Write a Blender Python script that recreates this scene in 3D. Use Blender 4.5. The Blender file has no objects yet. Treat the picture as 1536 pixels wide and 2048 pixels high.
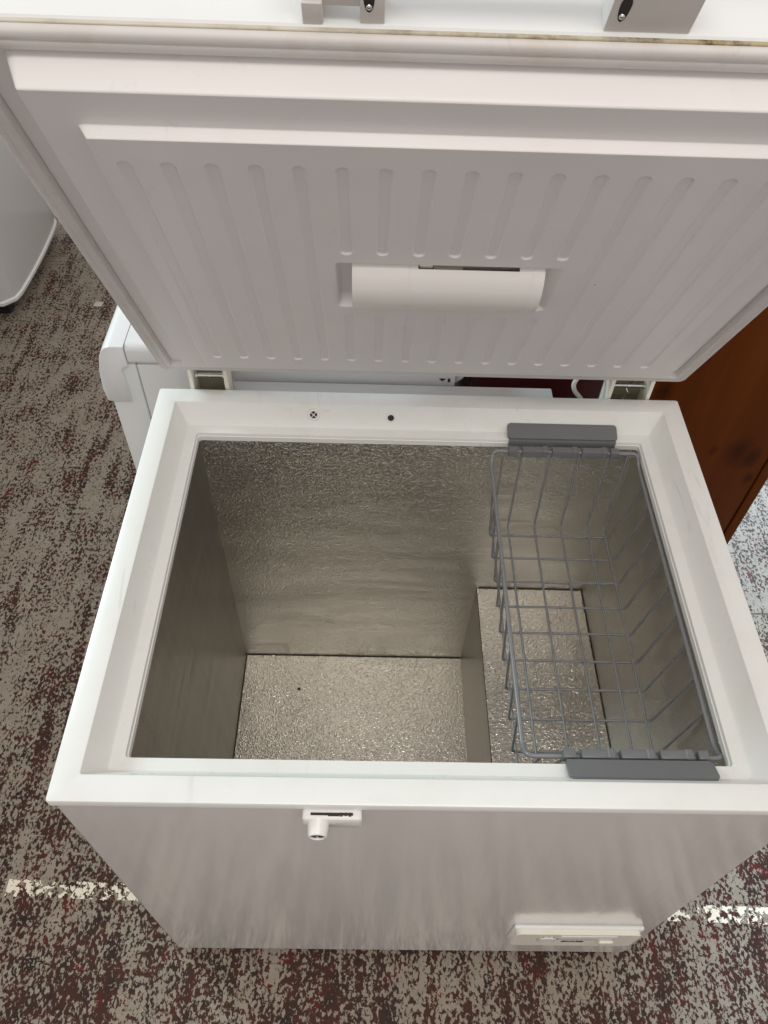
import bpy, bmesh, math, random
from mathutils import Vector, Matrix, Euler

random.seed(7)
sc = bpy.context.scene
COL = sc.collection

# ------------------------------------------------------------------ camera
cam_d = bpy.data.cameras.new("camera")
cam = bpy.data.objects.new("camera", cam_d)
COL.objects.link(cam)
cam.location = (-0.0747, -0.2739, 1.5814)
cam.rotation_mode = 'XYZ'
cam.rotation_euler = (0.6882, -0.0278, 0.0042)
cam_d.sensor_fit = 'VERTICAL'
cam_d.sensor_height = 24.0
cam_d.lens = 1554.75 / 2048 * 24.0
cam_d.clip_start = 0.02
cam_d.clip_end = 100
sc.camera = cam

# ------------------------------------------------------------------ world (even room light)
w = bpy.data.worlds.new("World")
sc.world = w
w.use_nodes = True
bg = w.node_tree.nodes['Background']
bg.inputs[0].default_value = (1.0, 0.955, 0.925, 1)
bg.inputs[1].default_value = 0.74

# ------------------------------------------------------------------ lamps
def area(name, loc, target, size, energy, color, sy=None):
    d = bpy.data.lights.new(name, 'AREA')
    d.shape = 'RECTANGLE' if sy else 'SQUARE'
    d.size = size
    if sy: d.size_y = sy
    d.energy = energy
    d.color = color
    o = bpy.data.objects.new(name, d)
    COL.objects.link(o)
    o.location = loc
    o.rotation_euler = (Vector(target) - Vector(loc)).to_track_quat('-Z', 'Y').to_euler()
    return o

area("shop_window_light", (-2.75, 1.93, 2.35), (-0.1, 0.4, 0.8), 0.9, 60, (0.70, 0.93, 1.0), 0.7)
area("ceiling_light", (0.10, -0.75, 3.1), (0.05, 0.2, 0.5), 1.5, 19, (1.0, 0.95, 0.88), 0.5)
dl = area("door_light", (1.8, 3.8, 2.3), (1.15, 1.0, 0), 1.0, 26, (0.60, 0.80, 1.0), 1.0)
dl.data.spread = math.radians(45)

sc.view_settings.view_transform = 'Standard'
sc.view_settings.look = 'None'
sc.view_settings.exposure = 0.0
sc.view_settings.gamma = 1.0

# ------------------------------------------------------------------ materials
def newmat(name):
    m = bpy.data.materials.new(name)
    m.use_nodes = True
    nt = m.node_tree
    b = nt.nodes['Principled BSDF']
    return m, nt, b

def nd(nt, t, **kw):
    n = nt.nodes.new(t)
    for k, v in kw.items():
        if k.startswith('i_'):
            key = k[2:]
            n.inputs[int(key) if key.isdigit() else key].default_value = v
        else:
            setattr(n, k, v)
    return n

def ramp(nt, src, stops, interp='LINEAR'):
    r = nt.nodes.new('ShaderNodeValToRGB')
    r.color_ramp.interpolation = interp
    els = r.color_ramp.elements
    while len(els) > 1: els.remove(els[-1])
    els[0].position, els[0].color = stops[0][0], tuple(stops[0][1]) + (1,)
    for p, c in stops[1:]:
        e = els.new(p); e.color = tuple(c) + (1,)
    nt.links.new(src, r.inputs[0])
    return r.outputs[0]

def math_(nt, op, a, b=None, c=None, clamp=False):
    n = nt.nodes.new('ShaderNodeMath'); n.operation = op; n.use_clamp = clamp
    for i, v in enumerate((a, b, c)):
        if v is None: continue
        if isinstance(v, (int, float)): n.inputs[i].default_value = v
        else: nt.links.new(v, n.inputs[i])
    return n.outputs[0]

def mixc(nt, fac, a, b):
    n = nt.nodes.new('ShaderNodeMix'); n.data_type = 'RGBA'
    for s, v in ((n.inputs[0], fac), (n.inputs[6], a), (n.inputs[7], b)):
        if isinstance(v, (int, float)): s.default_value = v
        elif isinstance(v, (tuple, list)): s.default_value = tuple(v) + (1,) if len(v) == 3 else v
        else: nt.links.new(v, s)
    return n.outputs[2]

def coords(nt, scale=(1, 1, 1), rot=(0, 0, 0)):
    tc = nt.nodes.new('ShaderNodeTexCoord')
    mp = nt.nodes.new('ShaderNodeMapping')
    mp.inputs['Scale'].default_value = scale
    mp.inputs['Rotation'].default_value = rot
    nt.links.new(tc.outputs['Object'], mp.inputs[0])
    return mp.outputs[0]

def noise(nt, vec, scale, detail=2, rough=.5, dist=0.0):
    n = nt.nodes.new('ShaderNodeTexNoise')
    n.inputs['Scale'].default_value = scale
    n.inputs['Detail'].default_value = detail
    n.inputs['Roughness'].default_value = rough
    n.inputs['Distortion'].default_value = dist
    nt.links.new(vec, n.inputs['Vector'])
    return n.outputs['Fac']

def bump(nt, bsdf, h, strength, dist):
    n = nt.nodes.new('ShaderNodeBump')
    n.inputs['Strength'].default_value = strength
    n.inputs['Distance'].default_value = dist
    nt.links.new(h, n.inputs['Height'])
    nt.links.new(n.outputs[0], bsdf.inputs['Normal'])
    return n

def plain(name, col, rough=.4, metal=0.0, spec=.5, grime=None, gscale=18, gamt=.25, specks=0.0, coat=0.0):
    """paint or plastic with faint grime and small scattered marks"""
    m, nt, b = newmat(name)
    b.inputs['Roughness'].default_value = rough
    b.inputs['Metallic'].default_value = metal
    b.inputs['Specular IOR Level'].default_value = spec
    b.inputs['Coat Weight'].default_value = coat
    b.inputs['Coat Roughness'].default_value = .08
    out = None
    v = coords(nt)
    if grime:
        f = noise(nt, v, gscale, 5, .62, .4)
        f = math_(nt, 'MULTIPLY', math_(nt, 'SUBTRACT', f, .5, clamp=True), gamt * 5, clamp=True)
        out = mixc(nt, f, col, grime)
    if specks > 0:
        vo = nt.nodes.new('ShaderNodeTexVoronoi'); vo.inputs['Scale'].default_value = 32
        nt.links.new(v, vo.inputs['Vector'])
        s = math_(nt, 'LESS_THAN', vo.outputs['Distance'], .035)
        k = noise(nt, v, 14, 1)
        s = math_(nt, 'MULTIPLY', s, math_(nt, 'GREATER_THAN', k, 1 - specks))
        out = mixc(nt, math_(nt, 'MULTIPLY', s, .75), out if out is not None else col, (.10, .07, .05))
    if out is not None: nt.links.new(out, b.inputs['Base Color'])
    else: b.inputs['Base Color'].default_value = tuple(col) + (1,)
    r = noise(nt, v, 40, 3, .6)
    rr = math_(nt, 'MULTIPLY_ADD', r, .14, rough - .07)
    nt.links.new(rr, b.inputs['Roughness'])
    return m

M = {}
M['rim'] = plain('white_plastic_rim', (.80, .80, .77), .30, grime=(.60, .58, .50), gscale=9, gamt=.20, specks=.42)
M['lidin'] = plain('lid_liner_plastic', (.79, .757, .748), .42, grime=(.66, .62, .57), gscale=7, gamt=.12, specks=.36)
M['gasket'] = plain('gasket_rubber', (.68, .645, .625), .5, grime=(.52, .44, .33), gscale=16, gamt=.3, specks=.45)
M['shell'] = plain('lid_outer_white', (.80, .81, .81), .25, grime=(.62, .60, .54), gscale=14, gamt=.1)
def mould_mat():
    m, nt, b = newmat('dirt_in_seam')
    v = coords(nt)
    sep = nt.nodes.new('ShaderNodeSeparateXYZ'); nt.links.new(v, sep.inputs[0])
    f = noise(nt, v, 70, 4, .7)
    c = ramp(nt, f, [(.36, (.06, .04, .018)), (.46, (.26, .19, .09)), (.58, (.44, .37, .22))])
    k = math_(nt, 'MULTIPLY_ADD', sep.outputs[0], 2.2, .62)
    k = math_(nt, 'ADD', k, math_(nt, 'MULTIPLY', math_(nt, 'SUBTRACT', noise(nt, v, 22, 2), .5), 1.6), clamp=True)
    c = mixc(nt, k, (.62, .58, .50), c)
    nt.links.new(c, b.inputs['Base Color']); b.inputs['Roughness'].default_value = .8
    return m
M['mould'] = mould_mat()
M['handle'] = plain('handle_plastic', (.66, .63, .60), .38, grime=(.6, .55, .5), gscale=20, gamt=.1)
M['cream'] = plain('cream_plastic', (.85, .82, .71), .3, grime=(.62, .55, .38), gscale=25, gamt=.15, specks=.3)
M['shaded_white'] = plain('white_enamel_shaded', (.57, .56, .54), .2, coat=.3)  # white enamel, base colour darkened for the shade it stands in
M['white'] = plain('white_enamel', (.76, .76, .76), .22, grime=(.68, .67, .65), gscale=9, gamt=.1, coat=.3)
M['lock'] = plain('lock_plastic', (.80, .78, .75), .28)
M['dark'] = plain('dark_recess', (.018, .016, .015), .6)
M['black_ink'] = plain('black_print', (.02, .02, .02), .5)
M['grey'] = plain('grey_plastic', (.155, .16, .165), .36, grime=(.21, .21, .21), gscale=30, gamt=.12)
M['wire'] = plain('coated_wire', (.20, .205, .21), .28, grime=(.28, .28, .28), gscale=60, gamt=.2)
M['steel'] = plain('steel_pin', (.62, .62, .60), .22, metal=1.0)
M['beige'] = plain('hinge_painted_steel', (.36, .33, .24), .38, grime=(.32, .27, .17), gscale=30, gamt=.25)
M['tan'] = plain('lamp_socket', (.55, .50, .42), .5)
M['seam'] = plain('seam_sealant', (.035, .022, .016), .6, grime=(.12, .08, .05), gscale=120, gamt=.5)
M['redwood'] = plain('dark_red_surface', (.055, .006, .006), .35, grime=(.03, .004, .004), gscale=12, gamt=.3)  # dark red with faint darker blotches
M['paper'] = plain('paper', (.55, .51, .44), .8, grime=(.4, .35, .28), gscale=90, gamt=.3)
M['cable'] = plain('white_cable', (.74, .71, .64), .4)
M['lamp'] = plain('lamp_diffuser', (.80, .77, .74), .3)

def add_scuffs(m, amt, col):
    nt = m.node_tree; b = nt.nodes['Principled BSDF']
    src = b.inputs['Base Color'].links[0].from_socket
    a = noise(nt, coords(nt, (55, 9, 30), (0, 0, .25)), 1.0, 5, .7, .6)
    g = noise(nt, coords(nt), 6, 2)
    a = math_(nt, 'MULTIPLY', math_(nt, 'SUBTRACT', a, .60, clamp=True), 7, clamp=True)
    g = math_(nt, 'MULTIPLY', math_(nt, 'SUBTRACT', g, .48, clamp=True), 5, clamp=True)
    c = mixc(nt, math_(nt, 'MULTIPLY', math_(nt, 'MULTIPLY', a, g), amt), src, col)
    nt.links.new(c, b.inputs['Base Color'])
def warp(m, scale, dist):
    nt = m.node_tree; b = nt.nodes['Principled BSDF']
    bump(nt, b, noise(nt, coords(nt), scale, 2, .5), 1.0, dist)
warp(M['lidin'], 9, .0022)
warp(M['lamp'], 14, .0010)
add_scuffs(M['rim'], .55, (.45, .45, .42))
add_scuffs(M['gasket'], .6, (.36, .31, .26))
add_scuffs(M['lidin'], .35, (.50, .46, .43))

def body_paint():
    m, nt, b = newmat('cabinet_white_paint')
    v = coords(nt)
    g = noise(nt, v, 8, 4, .6)
    c = mixc(nt, math_(nt, 'MULTIPLY', math_(nt, 'SUBTRACT', g, .5, clamp=True), .8, clamp=True), (.785, .757, .728), (.72, .69, .66))
    # floor reflections painted in as vertical streaks, mostly on the lower half
    tc = nt.nodes.new('ShaderNodeTexCoord')
    sep = nt.nodes.new('ShaderNodeSeparateXYZ'); nt.links.new(tc.outputs['Object'], sep.inputs[0])
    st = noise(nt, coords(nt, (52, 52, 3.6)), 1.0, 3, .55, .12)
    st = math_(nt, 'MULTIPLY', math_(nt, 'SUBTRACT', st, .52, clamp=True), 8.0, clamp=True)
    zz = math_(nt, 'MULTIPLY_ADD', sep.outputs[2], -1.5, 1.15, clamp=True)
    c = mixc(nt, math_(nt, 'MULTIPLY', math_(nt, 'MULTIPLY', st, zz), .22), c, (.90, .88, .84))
    st2 = noise(nt, coords(nt, (30, 30, 4.5)), 1.0, 2, .5, .1)
    st2 = math_(nt, 'MULTIPLY', math_(nt, 'SUBTRACT', st2, .50, clamp=True), 4.0, clamp=True)
    c = mixc(nt, math_(nt, 'MULTIPLY', math_(nt, 'MULTIPLY', st2, zz), .25), c, (.50, .465, .43))
    nt.links.new(c, b.inputs['Base Color'])
    b.inputs['Roughness'].default_value = .35
    b.inputs['Specular IOR Level'].default_value = .3
    b.inputs['Coat Weight'].default_value = 1.0
    b.inputs['Coat IOR'].default_value = 1.62
    b.inputs['Coat Roughness'].default_value = .125
    # slightly wavy sheet steel under the gloss coat
    h2 = noise(nt, coords(nt, (34, 34, 2.5)), 1.0, 2, .5, .1)
    bn = bump(nt, b, h2, .5, .0016)
    nt.links.new(bn.outputs[0], b.inputs['Coat Normal'])
    return m
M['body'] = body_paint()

def stucco(name, base, amp, wave, rough=.27, streak=0.0, deep=.0036):
    m, nt, b = newmat(name)
    v = coords(nt)
    g = noise(nt, v, 5, 4, .6)
    c = mixc(nt, g, tuple(x * .86 for x in base), tuple(min(1, x * 1.12) for x in base))
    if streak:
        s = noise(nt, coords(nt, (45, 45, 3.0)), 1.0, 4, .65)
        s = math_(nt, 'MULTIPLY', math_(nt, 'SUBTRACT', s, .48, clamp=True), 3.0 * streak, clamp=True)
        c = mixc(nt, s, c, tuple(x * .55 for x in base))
    nt.links.new(c, b.inputs['Base Color'])
    b.inputs['Metallic'].default_value = 1.0
    b.inputs['Roughness'].default_value = rough
    # embossed worm-like wrinkles
    n1 = noise(nt, coords(nt, (.8, .8, 1.25)), 240, 1.0, .45, .7)
    r1 = math_(nt, 'ABSOLUTE', math_(nt, 'SUBTRACT', n1, .5))
    h = math_(nt, 'MULTIPLY', r1, 1.0)
    # soft unevenness of the foil, in level bands where the cooling tubes run behind
    n2 = noise(nt, coords(nt, (3.2, 3.2, 16)), 1.0, 2, .5, .3)
    n3 = noise(nt, v, 9, 2, .5)
    b1 = nt.nodes.new('ShaderNodeBump'); b1.inputs['Strength'].default_value = 1.0; b1.inputs['Distance'].default_value = wave
    nt.links.new(math_(nt, 'ADD', n2, math_(nt, 'MULTIPLY', n3, .45)), b1.inputs['Height'])
    b2 = nt.nodes.new('ShaderNodeBump'); b2.inputs['Strength'].default_value = amp; b2.inputs['Distance'].default_value = deep
    nt.links.new(h, b2.inputs['Height']); nt.links.new(b1.outputs[0], b2.inputs['Normal'])
    nt.links.new(b2.outputs[0], b.inputs['Normal'])
    return m
ALU = (.625, .60, .55)
M['stucco'] = stucco('embossed_aluminium', ALU, 1.0, .0043, .30, deep=.0019)
M['stucco_shaded'] = stucco('embossed_aluminium_shaded', (.37, .348, .305), 1.0, .004, .33, streak=.5, deep=.0013)  # left wall: base darkened to paint in its shade, plus streaky stains
M['stucco_floor'] = stucco('embossed_aluminium_floor', (.63, .60, .545), 1.0, .0085, .25, deep=.0019)

def floor_mat():
    m, nt, b = newmat('worn_painted_floor')
    v = coords(nt)
    tc = nt.nodes.new('ShaderNodeTexCoord')
    sep = nt.nodes.new('ShaderNodeSeparateXYZ'); nt.links.new(tc.outputs['Object'], sep.inputs[0])
    X, Y = sep.outputs[0], sep.outputs[1]
    n1 = noise(nt, coords(nt, (1.2, .80, 1)), 132, 3.2, .64, .35)
    n2 = noise(nt, v, 10, 3, .55)
    n3 = noise(nt, coords(nt, (42, 5, 1)), 1.0, 2, .5, .3)
    cov = math_(nt, 'MULTIPLY_ADD', Y, .05, .0, clamp=False)
    cov = math_(nt, 'MINIMUM', cov, .045)
    s = math_(nt, 'ADD', n1, math_(nt, 'MULTIPLY', math_(nt, 'SUBTRACT', n2, .5), .36))
    s = math_(nt, 'ADD', s, math_(nt, 'MULTIPLY', math_(nt, 'SUBTRACT', n3, .5), .40))
    s = math_(nt, 'ADD', s, cov)
    paint = math_(nt, 'MULTIPLY', math_(nt, 'SUBTRACT', s, .495), 24, clamp=True)
    tone = noise(nt, v, 30, 3, .6)
    fib = noise(nt, v, 520, 2, .6)
    pc = mixc(nt, math_(nt, 'MULTIPLY_ADD', fib, .9, math_(nt, 'MULTIPLY_ADD', tone, .9, -.45), clamp=True), (.20, .168, .128), (.38, .335, .27))
    un = noise(nt, v, 24, 3, .6)
    uc = ramp(nt, un, [(.30, (.016, .010, .007)), (.47, (.042, .015, .009)), (.62, (.060, .015, .009))])
    red = noise(nt, coords(nt, (1, 1, 1), (0, 0, .7)), 17, 3, .55, .4)
    uc = mixc(nt, math_(nt, 'MULTIPLY', math_(nt, 'SUBTRACT', red, .565), 7, clamp=True), uc, (.10, .009, .006))
    c = mixc(nt, paint, uc, pc)
    # chipped white guide line across the floor
    d = math_(nt, 'ABSOLUTE', math_(nt, 'SUBTRACT', Y, math_(nt, 'MULTIPLY_ADD', X, -.0238, .0853)))
    d = math_(nt, 'ADD', d, math_(nt, 'MULTIPLY', math_(nt, 'SUBTRACT', n1, .5), .010))
    ln = math_(nt, 'LESS_THAN', d, .0145)
    ln = math_(nt, 'MULTIPLY', ln, math_(nt, 'GREATER_THAN', X, -.735))
    chip = noise(nt, coords(nt, (1, 1, 1), (0, 0, .3)), 88, 3, .62, .4)
    chip2 = noise(nt, v, 14, 1)
    chip = math_(nt, 'ADD', chip, math_(nt, 'MULTIPLY', math_(nt, 'SUBTRACT', chip2, .5), .4))
    ln = math_(nt, 'MULTIPLY', ln, math_(nt, 'GREATER_THAN', chip, .525))
    c = mixc(nt, ln, c, (.80, .74, .60))
    # joint in the floor
    j = math_(nt, 'LESS_THAN', math_(nt, 'ABSOLUTE', math_(nt, 'SUBTRACT', Y, .733)), .003)
    j = math_(nt, 'MULTIPLY', j, math_(nt, 'GREATER_THAN', X, .4))
    c = mixc(nt, math_(nt, 'MULTIPLY', j, .8), c, (.06, .04, .025))
    nt.links.new(c, b.inputs['Base Color'])
    nt.links.new(math_(nt, 'MULTIPLY_ADD', tone, .25, .38), b.inputs['Roughness'])
    b.inputs['Specular IOR Level'].default_value = .25
    bump(nt, b, math_(nt, 'ADD', math_(nt, 'MAXIMUM', paint, ln), math_(nt, 'MULTIPLY_ADD', fib, .5, math_(nt, 'MULTIPLY', tone, .3))), .4, .0013)
    return m
M['floor'] = floor_mat()

def wood_mat():
    m, nt, b = newmat('varnished_brown_wood')
    v = coords(nt, (11, 11, .9))
    n = noise(nt, v, 1.0, 4, .6, 1.2)
    c = ramp(nt, n, [(.22, (.095, .023, .005)), (.5, (.128, .033, .006)), (.75, (.165, .046, .009))])
    f = noise(nt, coords(nt, (90, 90, 3)), 1.0, 3, .6)
    c = mixc(nt, math_(nt, 'MULTIPLY', f, .35), c, (.040, .009, .003))
    # knots
    tc = nt.nodes.new('ShaderNodeTexCoord')
    sep = nt.nodes.new('ShaderNodeSeparateXYZ'); nt.links.new(tc.outputs['Object'], sep.inputs[0])
    k = None
    for (kx, kz, r) in ((.652, .487, .028), (.685, .468, .018), (.605, .49, .013), (.705, .41, .010), (.46, .64, .02)):
        dx = math_(nt, 'SUBTRACT', sep.outputs[0], kx); dz = math_(nt, 'MULTIPLY', math_(nt, 'SUBTRACT', sep.outputs[2], kz), .6)
        dd = math_(nt, 'SQRT', math_(nt, 'ADD', math_(nt, 'MULTIPLY', dx, dx), math_(nt, 'MULTIPLY', dz, dz)))
        dd = math_(nt, 'ADD', dd, math_(nt, 'MULTIPLY', math_(nt, 'SUBTRACT', n, .5), .05))
        e = math_(nt, 'SUBTRACT', 1.0, math_(nt, 'DIVIDE', dd, r), clamp=True)
        k = e if k is None else math_(nt, 'MAXIMUM', k, e)
    c = mixc(nt, math_(nt, 'MULTIPLY', k, .75), c, (.030, .008, .003))
    nt.links.new(c, b.inputs['Base Color'])
    b.inputs['Roughness'].default_value = .48
    b.inputs['Specular IOR Level'].default_value = .05
    bump(nt, b, f, .06, .001)
    return m
M['wood'] = wood_mat()

# ------------------------------------------------------------------ mesh helpers
def finish(name, bm, mat, parent=None, smooth=False, auto=None):
    bmesh.ops.recalc_face_normals(bm, faces=bm.faces)
    me = bpy.data.meshes.new(name)
    bm.to_mesh(me); bm.free()
    me.materials.append(M[mat] if isinstance(mat, str) else mat)
    if smooth:
        for p in me.polygons: p.use_smooth = True
        if auto is not None: me.set_sharp_from_angle(angle=math.radians(auto))
    o = bpy.data.objects.new(name, me)
    COL.objects.link(o)
    if parent is not None:
        o.parent = parent
        l = Vector((0, 0, 0)); p = parent
        while p is not None:
            l -= p.location; p = p.parent
        o.location = l          # mesh data are in world coordinates
    return o

def thing(name, label, cat, loc, group=None):
    o = bpy.data.objects.new(name, None)
    COL.objects.link(o)
    o.empty_display_size = .1
    o.location = loc
    o['label'] = label; o['category'] = cat
    if group: o['group'] = group
    return o

def tag(o, label, cat, group=None):
    o['label'] = label; o['category'] = cat
    if group: o['group'] = group
    return o

def add_box(bm, lo, hi, bev=0.0, seg=2, mtx=None):
    b2 = bmesh.new()
    vs = [b2.verts.new((x, y, z)) for x in (lo[0], hi[0]) for y in (lo[1], hi[1]) for z in (lo[2], hi[2])]
    for f in ((0, 1, 3, 2), (4, 6, 7, 5), (0, 4, 5, 1), (2, 3, 7, 6), (0, 2, 6, 4), (1, 5, 7, 3)):
        b2.faces.new([vs[i] for i in f])
    bmesh.ops.recalc_face_normals(b2, faces=b2.faces)
    if bev > 0:
        bmesh.ops.bevel(b2, geom=b2.edges[:], offset=bev, segments=seg, profile=.5, affect='EDGES', clamp_overlap=True)
    if mtx is not None:
        for v in b2.verts: v.co = mtx @ v.co
    me = bpy.data.meshes.new('tmp'); b2.to_mesh(me); b2.free()
    bm.from_mesh(me); bpy.data.meshes.remove(me)

def box(name, lo, hi, mat, parent=None, bev=0.0, seg=2, mtx=None):
    bm = bmesh.new(); add_box(bm, lo, hi, bev, seg, mtx)
    return finish(name, bm, mat, parent, smooth=bev > 0, auto=40)

def fillet(pts, r, n=5, closed=False):
    pts = [Vector(p) for p in pts]
    out = []
    N = len(pts)
    for i, p in enumerate(pts):
        if not closed and i in (0, N - 1): out.append(p); continue
        a = pts[i - 1] - p; b = pts[(i + 1) % N] - p
        rr = min(r, a.length * .45, b.length * .45)
        a.normalize(); b.normalize()
        A = p + a * rr; B = p + b * rr
        for k in range(n + 1):
            t = k / n
            out.append((1 - t) ** 2 * A + 2 * t * (1 - t) * p + t * t * B)
    return out

def add_tube(bm, pts, r, sides=8, closed=False):
    pts = [Vector(p) for p in pts]
    N = len(pts)
    rings = []
    ref = None
    for i, p in enumerate(pts):
        if closed: t = pts[(i + 1) % N] - pts[i - 1]
        else: t = pts[min(i + 1, N - 1)] - pts[max(i - 1, 0)]
        t.normalize()
        if ref is None:
            ref = t.cross(Vector((0.13, 0.37, 1)))
            if ref.length < .1: ref = t.cross(Vector((1, 0, 0)))
        ref = (ref - t * ref.dot(t)).normalized()
        bi = t.cross(ref)
        rings.append([bm.verts.new(p + (ref * math.cos(2 * math.pi * k / sides) + bi * math.sin(2 * math.pi * k / sides)) * r) for k in range(sides)])
    rng = range(N) if closed else range(N - 1)
    for i in rng:
        a, b = rings[i], rings[(i + 1) % N]
        for k in range(sides):
            bm.faces.new((a[k], a[(k + 1) % sides], b[(k + 1) % sides], b[k]))
    if not closed:
        bm.faces.new(rings[0]); bm.faces.new(rings[-1])

def tube(name, pts, r, mat, parent=None, sides=8, closed=False):
    bm = bmesh.new(); add_tube(bm, pts, r, sides, closed)
    return finish(name, bm, mat, parent, smooth=True, auto=50)

def rrect(x0, x1, y0, y1, r, n=4):
    pts = []
    for cx, cy, a0 in ((x1 - r, y0 + r, -90), (x1 - r, y1 - r, 0), (x0 + r, y1 - r, 90), (x0 + r, y0 + r, 180)):
        for k in range(n + 1):
            a = math.radians(a0 + 90 * k / n)
            pts.append((cx + r * math.cos(a), cy + r * math.sin(a)))
    return pts

def loft(bm, loops, closed_ends=(False, False)):
    rings = [[bm.verts.new(p) for p in l] for l in loops]
    n = len(rings[0])
    for a, b in zip(rings, rings[1:]):
        for k in range(n):
            bm.faces.new((a[k], a[(k + 1) % n], b[(k + 1) % n], b[k]))
    if closed_ends[0]: bm.faces.new(rings[0])
    if closed_ends[1]: bm.faces.new(rings[-1])

def sheet(name, quad, mat, parent, th=.0015, nu=1, nv=1):
    """flat panel through four corners, given a small thickness away from its front"""
    bm = bmesh.new()
    q = [Vector(p) for p in quad]
    n = (q[1] - q[0]).cross(q[3] - q[0]).normalized()
    f = [bm.verts.new(p) for p in q]; k = [bm.verts.new(p - n * th) for p in q]
    bm.faces.new(f); bm.faces.new(k[::-1])
    for i in range(4):
        bm.faces.new((f[i], k[i], k[(i + 1) % 4], f[(i + 1) % 4]))
    return finish(name, bm, mat, parent)

def text(name, body, size, mat, parent, mtx, bold=0.0, squash=1.0, depth=.0004):
    cu = bpy.data.curves.new(name, 'FONT')
    cu.body = body; cu.size = size; cu.align_x = 'CENTER'; cu.align_y = 'CENTER'
    cu.offset = bold; cu.extrude = depth; cu.space_character = 1.05
    o = bpy.data.objects.new(name, cu)
    COL.objects.link(o)
    dg = bpy.context.evaluated_depsgraph_get()
    me = bpy.data.meshes.new_from_object(o.evaluated_get(dg))
    bpy.data.objects.remove(o)
    me.name = name
    me.transform(mtx @ Matrix.Diagonal((squash, 1, 1, 1)))
    me.materials.clear(); me.materials.append(M[mat])
    t = bpy.data.objects.new(name, me); COL.objects.link(t)
    t.parent = parent
    l = Vector((0, 0, 0)); p = parent
    while p is not None:
        l -= p.location; p = p.parent
    t.location = l
    return t

# ------------------------------------------------------------------ floor
bm = bmesh.new()
vs = [bm.verts.new(p) for p in ((-7, -5, 0), (7, -5, 0), (7, 9, 0), (-7, 9, 0))]
bm.faces.new(vs)
fl = finish('floor', bm, 'floor'); fl['kind'] = 'structure'

# ------------------------------------------------------------------ chest freezer
W, D, H = .80, .6285, .773
A, B_, C_, D_, E_ = .0293, .0149, .0336, .0170, .0100
fz = thing('chest_freezer', 'open white chest freezer with raised lid and metal-lined inside', 'chest freezer', (0, .314, 0))

# cabinet shell
bm = bmesh.new()
r = .006
L = lambda o, z: [(x, y, z) for x, y in rrect(-.3977 + o, .3977 - o, .0025 + o, .626 - o, max(r - o, .001))]
loft(bm, [L(.03, .02), L(.004, .02), L(0, .024), L(0, H - .0115), L(.018, H - .0115)], (True, False))
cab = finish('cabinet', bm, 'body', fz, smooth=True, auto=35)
# feet
for x in (-.34, .34):
    for y in (.06, .57):
        bm = bmesh.new()
        loft(bm, [[(x + rr * math.cos(k * math.pi / 8), y + rr * math.sin(k * math.pi / 8), z) for k in range(16)] for rr, z in ((.016, 0), (.018, .004), (.018, .0202))], (True, True))
        finish('foot', bm, 'dark', fz, smooth=True, auto=40)

# plastic rim swept round the opening
h = W / 2
prof = [(.004, H - .0125), (.0003, H - .0125), (0, H - .012), (0, H - .0025), (.0008, H - .0007), (.0025, H), (A - .0025, H), (A - .0007, H - .0006), (A, H - .0022),
        (A + B_ * .93, H - C_ + .004), (A + B_ + .0015, H - C_ + .0008), (A + B_ + .004, H - C_),
        (A + B_ + D_ - .0015, H - C_), (A + B_ + D_ - .0004, H - C_ - .0005), (A + B_ + D_, H - C_ - .0016),
        (A + B_ + D_ + .0004, H - C_ - .0055), (A + B_ + D_ + .0016, H - C_ - .006), (A + B_ + D_ + .002, H - C_ - E_ - .004)]
bm = bmesh.new()
loft(bm, [[(x, y, z) for x, y in rrect(-h + s, h - s, s, D - s, .0035 if s < .02 else (.003 if s < .035 else .0045), 3)] for s, z in prof])
rim = finish('rim', bm, 'rim', fz, smooth=True, auto=28)

# foil liner: separate sheets
zt = H - C_ - E_ - .002
so = A + B_ + D_ + .0018
lx, rx, fy, by = -h + so, h - so, so, D - so
XL, YB, ZF, XR, ZS, XS, XSR, YBS = -.3206, .5144, .1541, .1199, .3842, .1265, .3219, .5339
FYB = .088
def lerp(a, b, t): return a + (b - a) * t
ts = (zt - ZS) / (zt - ZF)
FYS = lerp(fy, FYB, ts)
sheet('liner_wall', [(lx, fy, zt), (XL, FYB, ZF), (XL, YB, ZF), (lx, by, zt)], 'stucco_shaded', fz)
# back wall is an L-shaped sheet above the motor step
def poly(name, pts, mat, parent):
    bm = bmesh.new(); bm.faces.new([bm.verts.new(p) for p in pts])
    return finish(name, bm, mat, parent)
YBX = YB
poly('liner_wall', [(lx, by, zt), (XL, YB, ZF), (XR, YB, ZF), (XS, YBS, ZS), (XSR, YBS, ZS), (rx, by, zt)], 'stucco', fz)
poly('liner_wall', [(lx, fy, zt), (rx, fy, zt), (XSR, FYS, ZS), (XS, FYS, ZS), (XR, FYB, ZF), (XL, FYB, ZF)], 'stucco', fz)
sheet('liner_wall', [(rx, by, zt), (XSR, YBS, ZS), (XSR, FYS, ZS), (rx, fy, zt)], 'stucco', fz)
sheet('liner_floor', [(XL, FYB, ZF), (XR, FYB, ZF), (XR, YB, ZF), (XL, YB, ZF)], 'stucco_floor', fz)
sheet('motor_step_top', [(XS, FYS, ZS), (XSR, FYS, ZS), (XSR, YBS, ZS), (XS, YBS, ZS)], 'stucco_floor', fz)
sheet('motor_step_riser', [(XR, FYB, ZF), (XS, FYS, ZS), (XS, YBS, ZS), (XR, YB, ZF)], 'stucco', fz)
e = .0006
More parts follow.
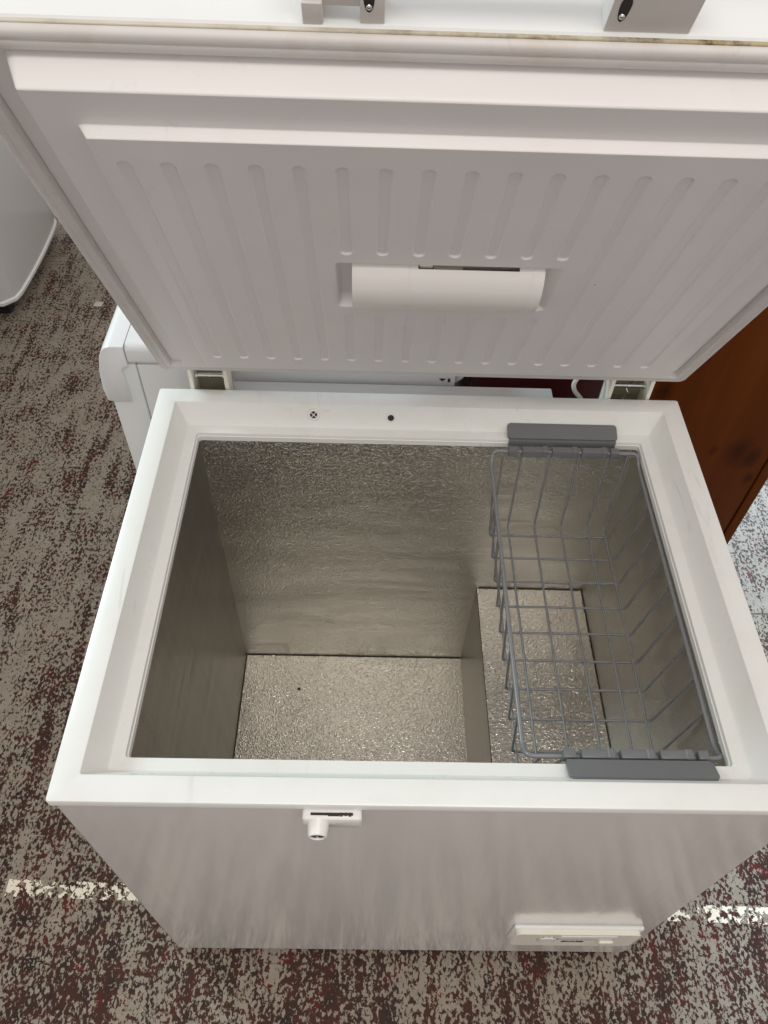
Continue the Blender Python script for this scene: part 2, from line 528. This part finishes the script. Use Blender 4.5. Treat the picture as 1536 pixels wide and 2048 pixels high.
for pts in ([(XL + e, FYB, ZF + e), (XL + e, YB - e, ZF + e)], [(XL + e, YB - e, ZF + e), (XR - e, YB - e, ZF + e)],
            [(XS + .003, YBS - e, ZS + e), (XSR - e, YBS - e, ZS + e)], [(XSR - e, YBS - e, ZS + e), (XSR - e, FYS, ZS + e)]):
    tube('seam', pts, .0013, 'seam', fz, 6)
tube('seam', [(XS + .0004, YBS - e, ZS + .0002), (XS + .0006, FYS, ZS + .0002)], .0007, 'seam', fz, 6)

# little blob of dirt stuck on the liner floor
bm = bmesh.new(); bmesh.ops.create_icosphere(bm, subdivisions=2, radius=.0028)
for v in bm.verts:
    v.co = Vector((v.co.x * 1.2, v.co.y, v.co.z * .7)) * random.uniform(.8, 1.2) + Vector((-.2078, .4384, ZF + .001))
finish('dirt_crumb', bm, 'seam', fz, smooth=True)

# vent cap and drain tube in the back of the rim
zc = .757
def ring_on_wall(name, cx, cz, prof, mat, parent, n=28):
    """lathe round an axis pointing out of the sloping back wall of the rim"""
    t = (H - .0022 - cz) / (C_ - .006)
    s = A + B_ * .93 * t
    base = Vector((cx, D - s, cz))
    ax = Vector((0, -(C_ - .006), B_ * .93)).normalized()
    u = Vector((1, 0, 0)); vv = ax.cross(u)
    bm = bmesh.new()
    loft(bm, [[base + u * (rr * math.cos(2 * math.pi * k / n)) + vv * (rr * math.sin(2 * math.pi * k / n)) + ax * d for k in range(n)] for rr, d in prof], (False, True))
    return finish(name, bm, mat, parent, smooth=True, auto=35), base, ax, u, vv
cap, cb, cax, cu_, cv = ring_on_wall('vent_cap', -.1627, zc + .001, [(.0098, -.001), (.0098, .0012), (.009, .002), (.0058, .002), (.0056, .0012), (.0056, -.0005)], 'rim', fz)
poly('vent_hole', [cb + cu_ * (.0054 * math.cos(k * math.pi / 10)) + cv * (.0054 * math.sin(k * math.pi / 10)) + cax * .0004 for k in range(20)], 'dark', cap)
for a in (50, 140):
    d = cu_ * math.cos(math.radians(a)) + cv * math.sin(math.radians(a))
    tube('vent_bar', [cb + d * -.0058 + cax * .0014, cb + d * .0058 + cax * .0014], .0007, 'rim', cap, 6)
dr, cb, cax, cu_, cv = ring_on_wall('drain_tube', -.0449, zc - .001, [(.0072, -.001), (.0072, .0012), (.0064, .0018), (.0050, .0014), (.0048, .0004), (.0048, -.0004)], 'rim', fz)
poly('drain_hole', [cb + cu_ * (.0049 * math.cos(k * math.pi / 10)) + cv * (.0049 * math.sin(k * math.pi / 10)) + cax * .0006 for k in range(20)], 'dark', dr)

# lock on the front
lk = bpy.data.objects.new('lock', None)
bm = bmesh.new()
lp = [(x, z) for x, z in rrect(-.1378, -.0757, .7345, .7598, .004, 4)]
loft(bm, [[(x, .0026, z) for x, z in lp], [(x, -.0075, z) for x, z in lp],
          [(-.10675 + (x + .10675) * .985, -.0092, .747 + (z - .747) * .95) for x, z in lp],
          [(-.10675 + (x + .10675) * .95, -.0100, .747 + (z - .747) * .86) for x, z in lp]], (False, True))
bpy.data.objects.remove(lk)
lk = finish('lock', bm, 'lock', fz, smooth=True, auto=35)
n = 28
bm = bmesh.new()
loft(bm, [[(-.1213 + rr * math.cos(2 * math.pi * k / n), y, .7475 + rr * math.sin(2 * math.pi * k / n)) for k in range(n)] for rr, y in
          ((.0125, -.008), (.0115, -.0105), (.0100, -.0225), (.0095, -.0240), (.0082, -.0245), (.0076, -.0235), (.0074, -.0215))], (False, False))
kb = finish('key_barrel', bm, 'lock', lk, smooth=True, auto=40)
poly('keyhole', [(-.1213 + .0077 * math.cos(2 * math.pi * k / n), -.0225, .7475 + .0077 * math.sin(2 * math.pi * k / n)) for k in range(n)], 'dark', lk)
box('key_plug', (-.1228, -.0232, .742), (-.1198, -.0224, .753), 'steel', lk, .0004)
# slot on top with the catch showing
bm = bmesh.new()
add_box(bm, (-.1290, -.0058, .7590), (-.0850, -.0030, .7601))
add_box(bm, (-.1110, -.0066, .7590), (-.0990, -.0030, .7602))
for i in range(3): add_box(bm, (-.0985 + i * .0045, -.0068 + .0006 * (i % 2), .7590), (-.0958 + i * .0045, -.0028, .76025))
finish('lock_slot', bm, 'dark', lk)

# control panel low on the front
cp = box('control_panel', (.1660, -.0050, .150), (.3710, .0030, .2385), 'rim', fz, .004, 3)
bm = bmesh.new()
pl = [(x, z) for x, z in rrect(.1690, .3660, .153, .2345, .011, 5)]
loft(bm, [[(x, -.0045, z) for x, z in pl], [(x, -.0108, z) for x, z in pl],
          [(.2675 + (x - .2675) * .994, -.0118, .1938 + (z - .1938) * .985) for x, z in pl]], (False, True))
face = finish('panel_cover', bm, 'cream', cp, smooth=True, auto=30)
yf = -.0119
box('panel_label', (.2410, yf - .0007, .1990), (.3290, yf + .0003, .2255), 'lock', cp, .0003)
box('switch', (.3070, yf - .0040, .1785), (.3290, yf + .0005, .1965), 'cream', cp, .0012)
mt = Matrix.Translation((.2655, yf, .1868)) @ Matrix.Rotation(math.radians(90), 4, 'X')
text('lettering', 'ZANUSSI', .0100, 'black_ink', cp, mt, bold=.00045, squash=.86)
for k in range(9):
    a = math.radians(-40 + k * 32.5)
    x, z = .2225 + .0165 * math.cos(a), .2005 + .0165 * math.sin(a)
    box('dial_mark', (x - .0009, yf - .0002, z - .0016), (x + .0009, yf + .0003, z + .0016), 'black_ink', cp)
bm = bmesh.new()
loft(bm, [[(.2225 + rr * math.cos(2 * math.pi * k / 24), y, .2005 + rr * math.sin(2 * math.pi * k / 24)) for k in range(24)] for rr, y in ((.0115, yf + .001), (.0115, yf - .0010), (.0105, yf - .0016))], (False, True))
finish('thermostat_dial', bm, 'lock', cp, smooth=True, auto=30)

# ---- lid --------------------------------------------------------------
PHI, LL = -.4961, .6461
LX, LY, LZ = .0037, .6374, .8061
U = Vector((0, math.sin(PHI), math.cos(PHI)))
N = Vector((0, -math.cos(PHI), math.sin(PHI)))      # out of the inside face
def lp3(x, v, o): return Vector((x, LY, LZ)) + U * v + N * o
MLID = Matrix(((1, 0, 0, 0), (0, U.y, N.y, LY), (0, U.z, N.z, LZ), (0, 0, 0, 1)))
WL = .795 / 2
bm = bmesh.new()
ll = lambda i, o, rr=.006: [lp3(x, v, o) for x, v in rrect(LX - WL + i, LX + WL - i, i, LL - i, rr)]
loft(bm, [ll(.022, -.004, .002), ll(.004, -.0038), ll(.0012, -.0042), ll(0, -.006), ll(0, -.038, .010), ll(.002, -.043, .012), ll(.008, -.047, .014), ll(.05, -.049, .02), ll(.2, -.050, .03)], (False, True))
lid = finish('lid', bm, 'shell', fz, smooth=True, auto=32)

# moulded inner panel as a relief
GX = [-.280 + .0355 * i for i in range(17)]
GT, GB, GM1, GM0 = .549, .138, .412, .279
def soft(t):
    t = max(0.0, min(1.0, t))
    k = .12
    if t < k: return t * t / (2 * k) / (1 - k)
    if t > 1 - k: return 1 - (1 - t) ** 2 / (2 * k) / (1 - k)
    return (t - k / 2) / (1 - k)
def plat(x, v, x0, x1, v0, v1, wl, wr, wb, wt):
    tx = min((x - x0) / wl, (x1 - x) / wr); tv = min((v - v0) / wb, (v1 - v) / wt)
    a = max(0.0, 1 - tx); b = max(0.0, 1 - tv)
    return soft(1 - math.hypot(a, b))
GR = .0062
def relief(x, v):
    o = -.0034 + .0314 * plat(x, v, -.3500, .3570, .042, .6225, .013, .013, .036, .0085)
    o += .0105 * plat(x, v, -.3065, .3135, .085, .5790, .0075, .0075, .02, .0030)
    # lamp pocket
    o -= .014 * plat(x, v, -.1150, .1190, .2985, .3965, .005, .020, .008, .005)
    if -.30 < x < .31:
        i = int(round((x + .280) / .0355)); i = max(0, min(16, i))
        segs = [(GB, GT)] if i not in range(5, 12) else [(GB, GM0), (GM1, GT)]
        dx = abs(x - GX[i])
        if dx < GR + .002:
            for a, b in segs:
                cv_ = min(max(v, a + GR), b - GR)
                d = math.hypot(dx, v - cv_)
                o -= .0019 * soft((GR - d) / .0014 + .1)
    return o
def lines(lo, hi, step, dense):
    s = set()
    n = int((hi - lo) / step)
    for k in range(n + 1): s.add(round(lo + (hi - lo) * k / n, 5))
    for c, rad, st in dense:
        k = -rad
        while k <= rad + 1e-9:
            if lo <= c + k <= hi: s.add(round(c + k, 5))
            k += st
    s = sorted(s); out = [s[0]]
    for q in s[1:]:
        if q - out[-1] > .00035: out.append(q)
    return out
xs = lines(-.372, .379, .008, [(g, .0072, .0006) for g in GX] + [(-.3435, .008, .001), (.3505, .008, .001), (-.303, .0045, .0009), (.310, .0045, .0009), (-.1115, .004, .001), (.108, .008, .0015)])
vsn = lines(.022, .6285, .008, [(g, .0075, .0008) for g in (GT - .003, GB + .003, GM1 + .003, GM0 - .003)] + [(.618, .0055, .0008), (.5772, .0030, .0004), (.06, .018, .002), (.10, .01, .002), (.395, .0035, .0008), (.302, .005, .001)])
verts = [tuple(lp3(x, v, relief(x, v))) for v in vsn for x in xs]
nx = len(xs)
faces = [(j * nx + i, j * nx + i + 1, (j + 1) * nx + i + 1, (j + 1) * nx + i) for j in range(len(vsn) - 1) for i in range(nx - 1)]
me = bpy.data.meshes.new('inner_panel'); me.from_pydata(verts, [], faces); me.materials.append(M['lidin'])
for p in me.polygons: p.use_smooth = True
ip = bpy.data.objects.new('inner_panel', me); COL.objects.link(ip); ip.parent = lid; ip.location = (0, 0, 0)

# gasket: soft rubber profile round the edge
gp = [(.0030, -.0040), (.0020, -.0010), (.0024, .0030), (.0042, .0050), (.0075, .0058), (.0100, .0056), (.0108, .0049), (.0116, .0056), (.0170, .0058), (.0198, .0050), (.0208, .0030), (.0210, -.0040)]
bm = bmesh.new()
loft(bm, [[lp3(x, v, o) for x, v in rrect(LX - WL + s, LX + WL - s, s, LL - s, max(.010 - s * .3, .003), 5)] for s, o in gp])
gk = finish('gasket', bm, 'gasket', lid, smooth=True, auto=45)
# dirty line in the joint above the gasket
bm = bmesh.new()
add_box(bm, (LX - WL + .004, LL - .0035, -.0042), (LX + WL - .004, LL - .0006, -.0008), .0005, 1, MLID)
finish('dirty_joint', bm, 'mould', lid, smooth=False)

# lamp under its cover
lx0, lx1, lv, lr = -.0975, .1000, .3470, .0450
na = 22
def lamp_pt(x, a, rs=1.0):
    return lp3(x, lv + lr * math.cos(a) * rs, .0245 + .0330 * math.sin(a) * rs)
bm = bmesh.new()
xs2 = [lx0, lx0 + .0015, -.0395, -.0385, -.0345, -.0300, -.0160, -.0080, .0400, .0520, .0735, .0790, .0870, .0880, .0960, lx1]
grid = []
for i, x in enumerate(xs2):
    sc_ = .985 if i in (0, len(xs2) - 1) else (1.0 if x < -.039 or x > .0875 else .985)
    row = []
    for k in range(na + 1):
        a = math.pi * k / na
        row.append(bm.verts.new(lamp_pt(x, a, sc_)))
    grid.append(row)
for i in range(len(xs2) - 1):
    xm = (xs2[i] + xs2[i + 1]) / 2
    for k in range(na):
        if -.0300 < xm < .0740 and k < 3: continue          # opening along the top edge
        if -.0345 < xm < .0790 and k < 2: continue
        if -.0160 < xm < .0520 and k >= na - 2: continue    # finger scoop below
        if -.0080 < xm < .0400 and k >= na - 4: continue
        bm.faces.new((grid[i][k], grid[i + 1][k], grid[i + 1][k + 1], grid[i][k + 1]))
bm.faces.new(grid[0]); bm.faces.new(grid[-1][::-1])
cover = finish('lamp_cover', bm, 'lamp', lid, smooth=True, auto=30)
bm = bmesh.new()
add_box(bm, (-.0330, .3600, .0200), (.0775, .3905, .0320), 0, 1, MLID)
finish('lamp_tray', bm, 'tan', lid)
bm = bmesh.new()
add_box(bm, (-.0290, .3660, .0336), (-.0150, .3890, .0352), .001, 1, MLID)
finish('lamp_clip', bm, 'cream', lid)
bm = bmesh.new()
add_tube(bm, [lp3(-.014, .378, .0335), lp3(.016, .378, .0335)], .0050, 12)
finish('lamp_bulb', bm, 'tan', lid, smooth=True, auto=40)

# handle on the front edge of the lid (now uppermost)
bm = bmesh.new()
vt = .716
add_box(bm, (-.1286, LL - .004, -.0300), (-.1140, .6635, -.0055), .0012, 2, MLID)
add_box(bm, (-.1286, .6582, -.0300), (-.0712, vt, -.0090), .0010, 2, MLID)
add_box(bm, (-.0884, LL - .004, -.0300), (-.0712, .6700, -.0072), .0010, 2, MLID)
add_box(bm, (.0825, LL - .004, -.0300), (.1440, vt, -.0072), .0015, 2, MLID)
add_box(bm, (-.1286, .7000, -.0300), (.1440, vt, -.0110), .003, 2, MLID)
hd = finish('handle', bm, 'handle', lid, smooth=True, auto=35)
for cx, cv0 in ((-.0821, .6540), (.0918, .6530)):
    bm = bmesh.new()
    f = [bm.verts.new(lp3(cx + .0040 * math.cos(2 * math.pi * k / 24), cv0 + .016 + .0140 * math.sin(2 * math.pi * k / 24) * (1 if math.sin(2 * math.pi * k / 24) < 0 else .5), -.0069)) for k in range(24)]
    bm.faces.new(f)
    sh = finish('screw_hole', bm, 'dark', hd)
    bm = bmesh.new(); bmesh.ops.create_uvsphere(bm, u_segments=12, v_segments=8, radius=.0024)
    for v in bm.verts: v.co = lp3(cx, cv0 + .0065, -.0075) + v.co
    finish('screw', bm, 'steel', hd, smooth=True)

# hinges at the back
for x0, x1 in ((-.3535, -.2945), (.2905, .3570)):
    bm = bmesh.new()
    add_box(bm, (x0, .6630, .40), (x1, .6665, .800), .0008, 1)
    add_box(bm, (x0 + .006, .6290, .40), (x1 - .006, .6320, .738), .0008, 1)
    hg = finish('hinge', bm, 'beige', fz, smooth=True, auto=30)
    for xa, xb in ((x0, x0 + .0060), (x1 - .0060, x1)):
        box('hinge_cheek', (xa, .6320, .40), (xb, .6632, .8105), 'cream', hg, .0008)
    tube('hinge_pin', [(x0 + .004, .6480, .7840), (x1 - .004, .6480, .7840)], .0036, 'steel', hg, 12)
    for xx in (x0 + .0085, x1 - .0085, (x0 + x1) / 2):
        tube('pin_collar', [(xx - .0018, .6480, .7840), (xx + .0018, .6480, .7840)], .0058 if xx != (x0 + x1) / 2 else .0045, 'steel', hg, 12)
    if x0 > 0:
        coil = [((x0 + x1) / 2 + .004 + .0045 * math.cos(k * .8), .6500 + .0045 * math.sin(k * .8), .79 - k * .0035) for k in range(40)]
        tube('hinge_spring', coil, .0012, 'steel', hg, 6)
    # arm that carries the lid
    bm = bmesh.new()
    add_box(bm, (x0 + .010, .0, -.0520), (x1 - .010, .075, -.0485), .0008, 1, MLID)
    finish('hinge_arm', bm, 'beige', hg)

# rear cover and power cord
box('rear_cover', (-.3065, .6270, .10), (.2165, .6835, .7430), 'white', fz, .0025)
cord = [(.300, .655, .60), (.272, .658, .715), (.262, .660, .742), (.2475, .661, .757), (.2425, .662, .771), (.2485, .664, .786), (.262, .668, .797), (.284, .672, .800), (.304, .676, .77), (.31, .676, .60)]
tube('power_cord', fillet(cord, .02, 6), .0036, 'cable', fz, 10)

# ------------------------------------------------------------------ wire basket
bk = thing('wire_basket', 'grey wire basket hanging at the right end of the freezer', 'basket', (.222, .314, .588))
TX0, TX1, TY0, TY1, TZE, TZR = .1090, .3345, .0735, .5485, .7335, .7150
BX0, BX1, BZ = .1210, .3160, .5880
loop = [(TX0 + .002, TY1, TZE), (TX1 - .002, TY1, TZE), (TX1, TY1 - .013, TZR + .004), (TX1, TY0 + .016, TZR), (TX1 - .001, TY0, TZE - .004), (TX0 + .001, TY0, TZE - .004), (TX0, TY0 + .016, TZR), (TX0, TY1 - .013, TZR + .004)]
tube('basket_rim', fillet(loop, .010, 5, True), .0030, 'wire', bk, 10, True)
for i in range(9):
    y = .4990 - .0453 * i
    j = random.uniform(-.0008, .0008)
    tube('cross_wire', fillet([(TX0 + .001, y + j, TZR - .001), (BX0, y, BZ), (BX1, y - j, BZ), (TX1 - .001, y, TZR - .001)], .006, 4), .0018, 'wire', bk, 8)
for xb, xt in ((.1255, .1285), (.1520, .1560), (.1950, .1995), (.2380, .2440), (.2810, .2885), (.3085, .3180)):
    tube('long_wire', fillet([(xt, TY1 - .0005, TZE - .002), (xb, .5170, BZ + .0035), (xb, .1040, BZ + .0035), (xt, TY0 + .0005, TZE - .004)], .006, 4), .0018, 'wire', bk, 8)
def basket_grip(x0, x1, y_in, y_out, sgn):
    """plastic hook that sits on the ledge; sgn +1 at the back, -1 at the front"""
    z0, z1 = .7412, .7500
    bm = bmesh.new()
    c = (x0 + x1) / 2; hw = (x1 - x0) / 2
    pts = [(u, t) for u, t in rrect(-hw, hw, 0, 1, .0045, 4)]
    # plate outline with rounded far corners, in (x, along) space
    leng = math.hypot(y_out - y_in, z1 - z0)
    al = Vector((0, y_out - y_in, z1 - z0)).normalized()
    nn = Vector((0, -al.z, al.y)) if sgn > 0 else Vector((0, al.z, -al.y))
    if nn.z < 0: nn = -nn
    out = [(u, t) for u, t in rrect(-hw, hw, 0, leng, .0045, 4)]
    o3 = lambda d, k=1.0: [Vector((c + u * k, y_in, z0)) + al * (leng / 2 + (t - leng / 2) * k) + nn * d for u, t in out]
    loft(bm, [o3(0), o3(.0030), o3(.0042, .988)], (True, True))
    g = finish('grip', bm, 'grey', bk, smooth=True, auto=35)
    # lip down into the basket
    box('grip_lip', (x0 + .002, min(y_in, y_in - sgn * .004), .7290), (x1 - .002, max(y_in, y_in - sgn * .004), .7425), 'grey', g, .001)
    # clips round the wire
    n = 5
    wid = [(.0, .135), (.175, .425), (.455, .695), (.725, .965 - .015)] 
    cl = [(0, .09), (.125, .365), (.395, .635), (.665, .90), (.925, 1.0)]
    yw = TY1 if sgn > 0 else TY0
    for a, b in cl:
        xa, xb = x0 + (x1 - x0) * a, x0 + (x1 - x0) * b
        lo = yw - .0056; hi = yw + .0056
        bm = bmesh.new()
        add_box(bm, (xa, lo, .7262), (xb, hi, .7402), .0018, 2)
        if b - a > .2:
            add_box(bm, (xb - .010, lo - .0006, .7270), (xb - .0015, hi + .0006, .7412), .001, 1)
        finish('clip', bm, 'grey', g, smooth=True, auto=35)
    return g
basket_grip(.1340, .3020, .5665, .5905, 1)
basket_grip(.1490, .3150, .0615, .0400, -1)

# ------------------------------------------------------------------ washing machine behind, its front to the left
wm = thing('washing_machine', 'white washing machine standing behind the freezer, side panel towards the viewer', 'washing machine', (-.22, .97, 0))
box('body', (-.5070, .6930, .015), (-.4525, 1.2500, .7625), 'white', wm, .004)
box('side_panel', (-.4505, .6930, .015), (.0600, 1.2480, .7620), 'white', wm, .0015)
bm = bmesh.new()
wp = rrect(.6895, 1.2540, .7635, .8015, .011, 5)
loft(bm, [[(x, a, b) for a, b in wp] for x in (-.4618, .0640)], (True, True))
finish('worktop', bm, 'white', wm, smooth=True, auto=40)
prof = [(-.4735, .6870), (-.5090, .6870), (-.5130, .6900), (-.5150, .7150), (-.5120, .7500), (-.5050, .7800), (-.4985, .7940), (-.4910, .8000), (-.4830, .8015), (-.4632, .8015), (-.4632, .7650), (-.4745, .7580)]
bm = bmesh.new()
loft(bm, [[(-.49 + (x + .49) * k, y, .745 + (z - .745) * k) for x, z in prof] for k, y in ((.965, .6880), (.99, .6888), (1, .6910), (1, 1.2500))], (True, True))
finish('control_fascia', bm, 'white', wm, smooth=True, auto=30)
bm = bmesh.new()
for dx in (0,):
    a = [(.0330, .6921, .7500), (.0450, .6921, .7500), (.0390, .6921, .7440)]
    bm.faces.new([bm.verts.new(p) for p in a])
finish('side_mark', bm, 'black_ink', wm)
box('side_mark', (.0480, .6919, .7430), (.0520, .6926, .7500), 'black_ink', wm)
bm = bmesh.new()
add_tube(bm, fillet([(.060, .705, .735), (.072, .703, .748), (.070, .701, .762), (.0600, .703, .768)], .008, 5), .0045, 10)
finish('hose_hook', bm, 'cable', wm, smooth=True)

# ------------------------------------------------------------------ cupboards behind on the right
cb_ = thing('red_cabinet', 'dark red cabinet in the gap behind the freezer', 'cabinet', (.225, 1.0, 0))
box('carcass', (.1000, .8000, .0), (.3500, 1.2, .90), 'redwood', cb_, .003)
box('cabinet_door', (.1020, .7820, .05), (.3480, .7985, .895), 'redwood', cb_, .003)

wd = thing('wooden_wardrobe', 'tall brown varnished wooden wardrobe behind the right corner of the freezer', 'wardrobe', (.555, 1.05, 0))
box('carcass', (.3600, .8180, .0), (.7440, 1.30, 1.90), 'wood', wd, .003)
box('door', (.3620, .8000, .06), (.7195, .8170, 1.88), 'wood', wd, .002)
box('stile', (.7225, .7985, .0), (.7440, .8170, 1.90), 'wood', wd, .002)
box('plinth', (.3620, .8010, .0), (.7195, .8170, .055), 'wood', wd, .002)

# ------------------------------------------------------------------ appliances on the left
def bowed(name, label, y0, y1, xf, bow, hgt, depth, lift=0.0, mat='white'):
    t = thing(name, label, 'appliance', (xf - depth / 2, (y0 + y1) / 2, 0))
    def outline(ins, z, k=1.0):
        pts = []
        n = 16
        for i in range(n + 1):
            s = -1 + 2 * i / n
            y = (y0 + y1) / 2 + s * (y1 - y0) / 2
            x = xf + bow * (1 - s * s) - .035 * max(0, abs(s) - .80) ** 2 / .04
            pts.append((x - ins, (y0 + y1) / 2 + (y - (y0 + y1) / 2) * (1 - ins * 2), z))
        pts += [(xf - depth, y1 - ins, z), (xf - depth, y0 + ins, z)]
        return pts
    bm = bmesh.new()
    loft(bm, [outline(.004, lift + .030), outline(0, lift + .034), outline(0, hgt - .02), outline(.006, hgt - .004), outline(.02, hgt)], (True, True))
    finish('body', bm, mat, t, smooth=True, auto=30)
    bm = bmesh.new()
    loft(bm, [outline(-.004, lift + .018), outline(-.006, lift + .022), outline(-.006, lift + .030), outline(-.001, lift + .0335)], (True, True))
    finish('base_trim', bm, 'rim', t, smooth=True, auto=30)
    for yy in (y0 + .06, y1 - .06):
        for xx in (xf - .06, xf - depth + .06):
            box('foot', (xx - .02, yy - .02, 0), (xx + .02, yy + .02, lift + .0185), 'dark', t)
    return t
bowed('curved_front_appliance', 'white appliance with curved front at the upper left edge of the picture', 1.792, 2.318, -1.216, .012, .85, .6, lift=.04, mat='shaded_white')
bowed('low_white_appliance', 'white appliance corner just showing at the left edge, below the curved one', .45, 1.770, -1.272, .008, .85, .6)  # unseen length stretched to shade the left floor from the window light
fr = thing('far_fridge', 'white fridge base far back on the left, next to the curved appliance', 'fridge', (-.95, 2.75, 0))
box('body', (-1.25, 2.455, .06), (-.65, 3.05, 1.20), 'white', fr, .01)
box('kick_plate', (-1.24, 2.47, .0), (-.66, 3.04, .0595), 'rim', fr, .003)

# paper scrap on the floor
bm = bmesh.new()
pp = [(-1.003, 1.882, .0015), (-.975, 1.879, .002), (-.972, 1.903, .003), (-.999, 1.908, .0015)]
a = [bm.verts.new(p) for p in pp]; c = bm.verts.new((-.987, 1.893, .0045))
for i in range(4): bm.faces.new((a[i], a[(i + 1) % 4], c))
sc_o = finish('paper_scrap', bm, 'paper')
tag(sc_o, 'small crumpled scrap of pale paper lying on the worn floor', 'paper scrap')
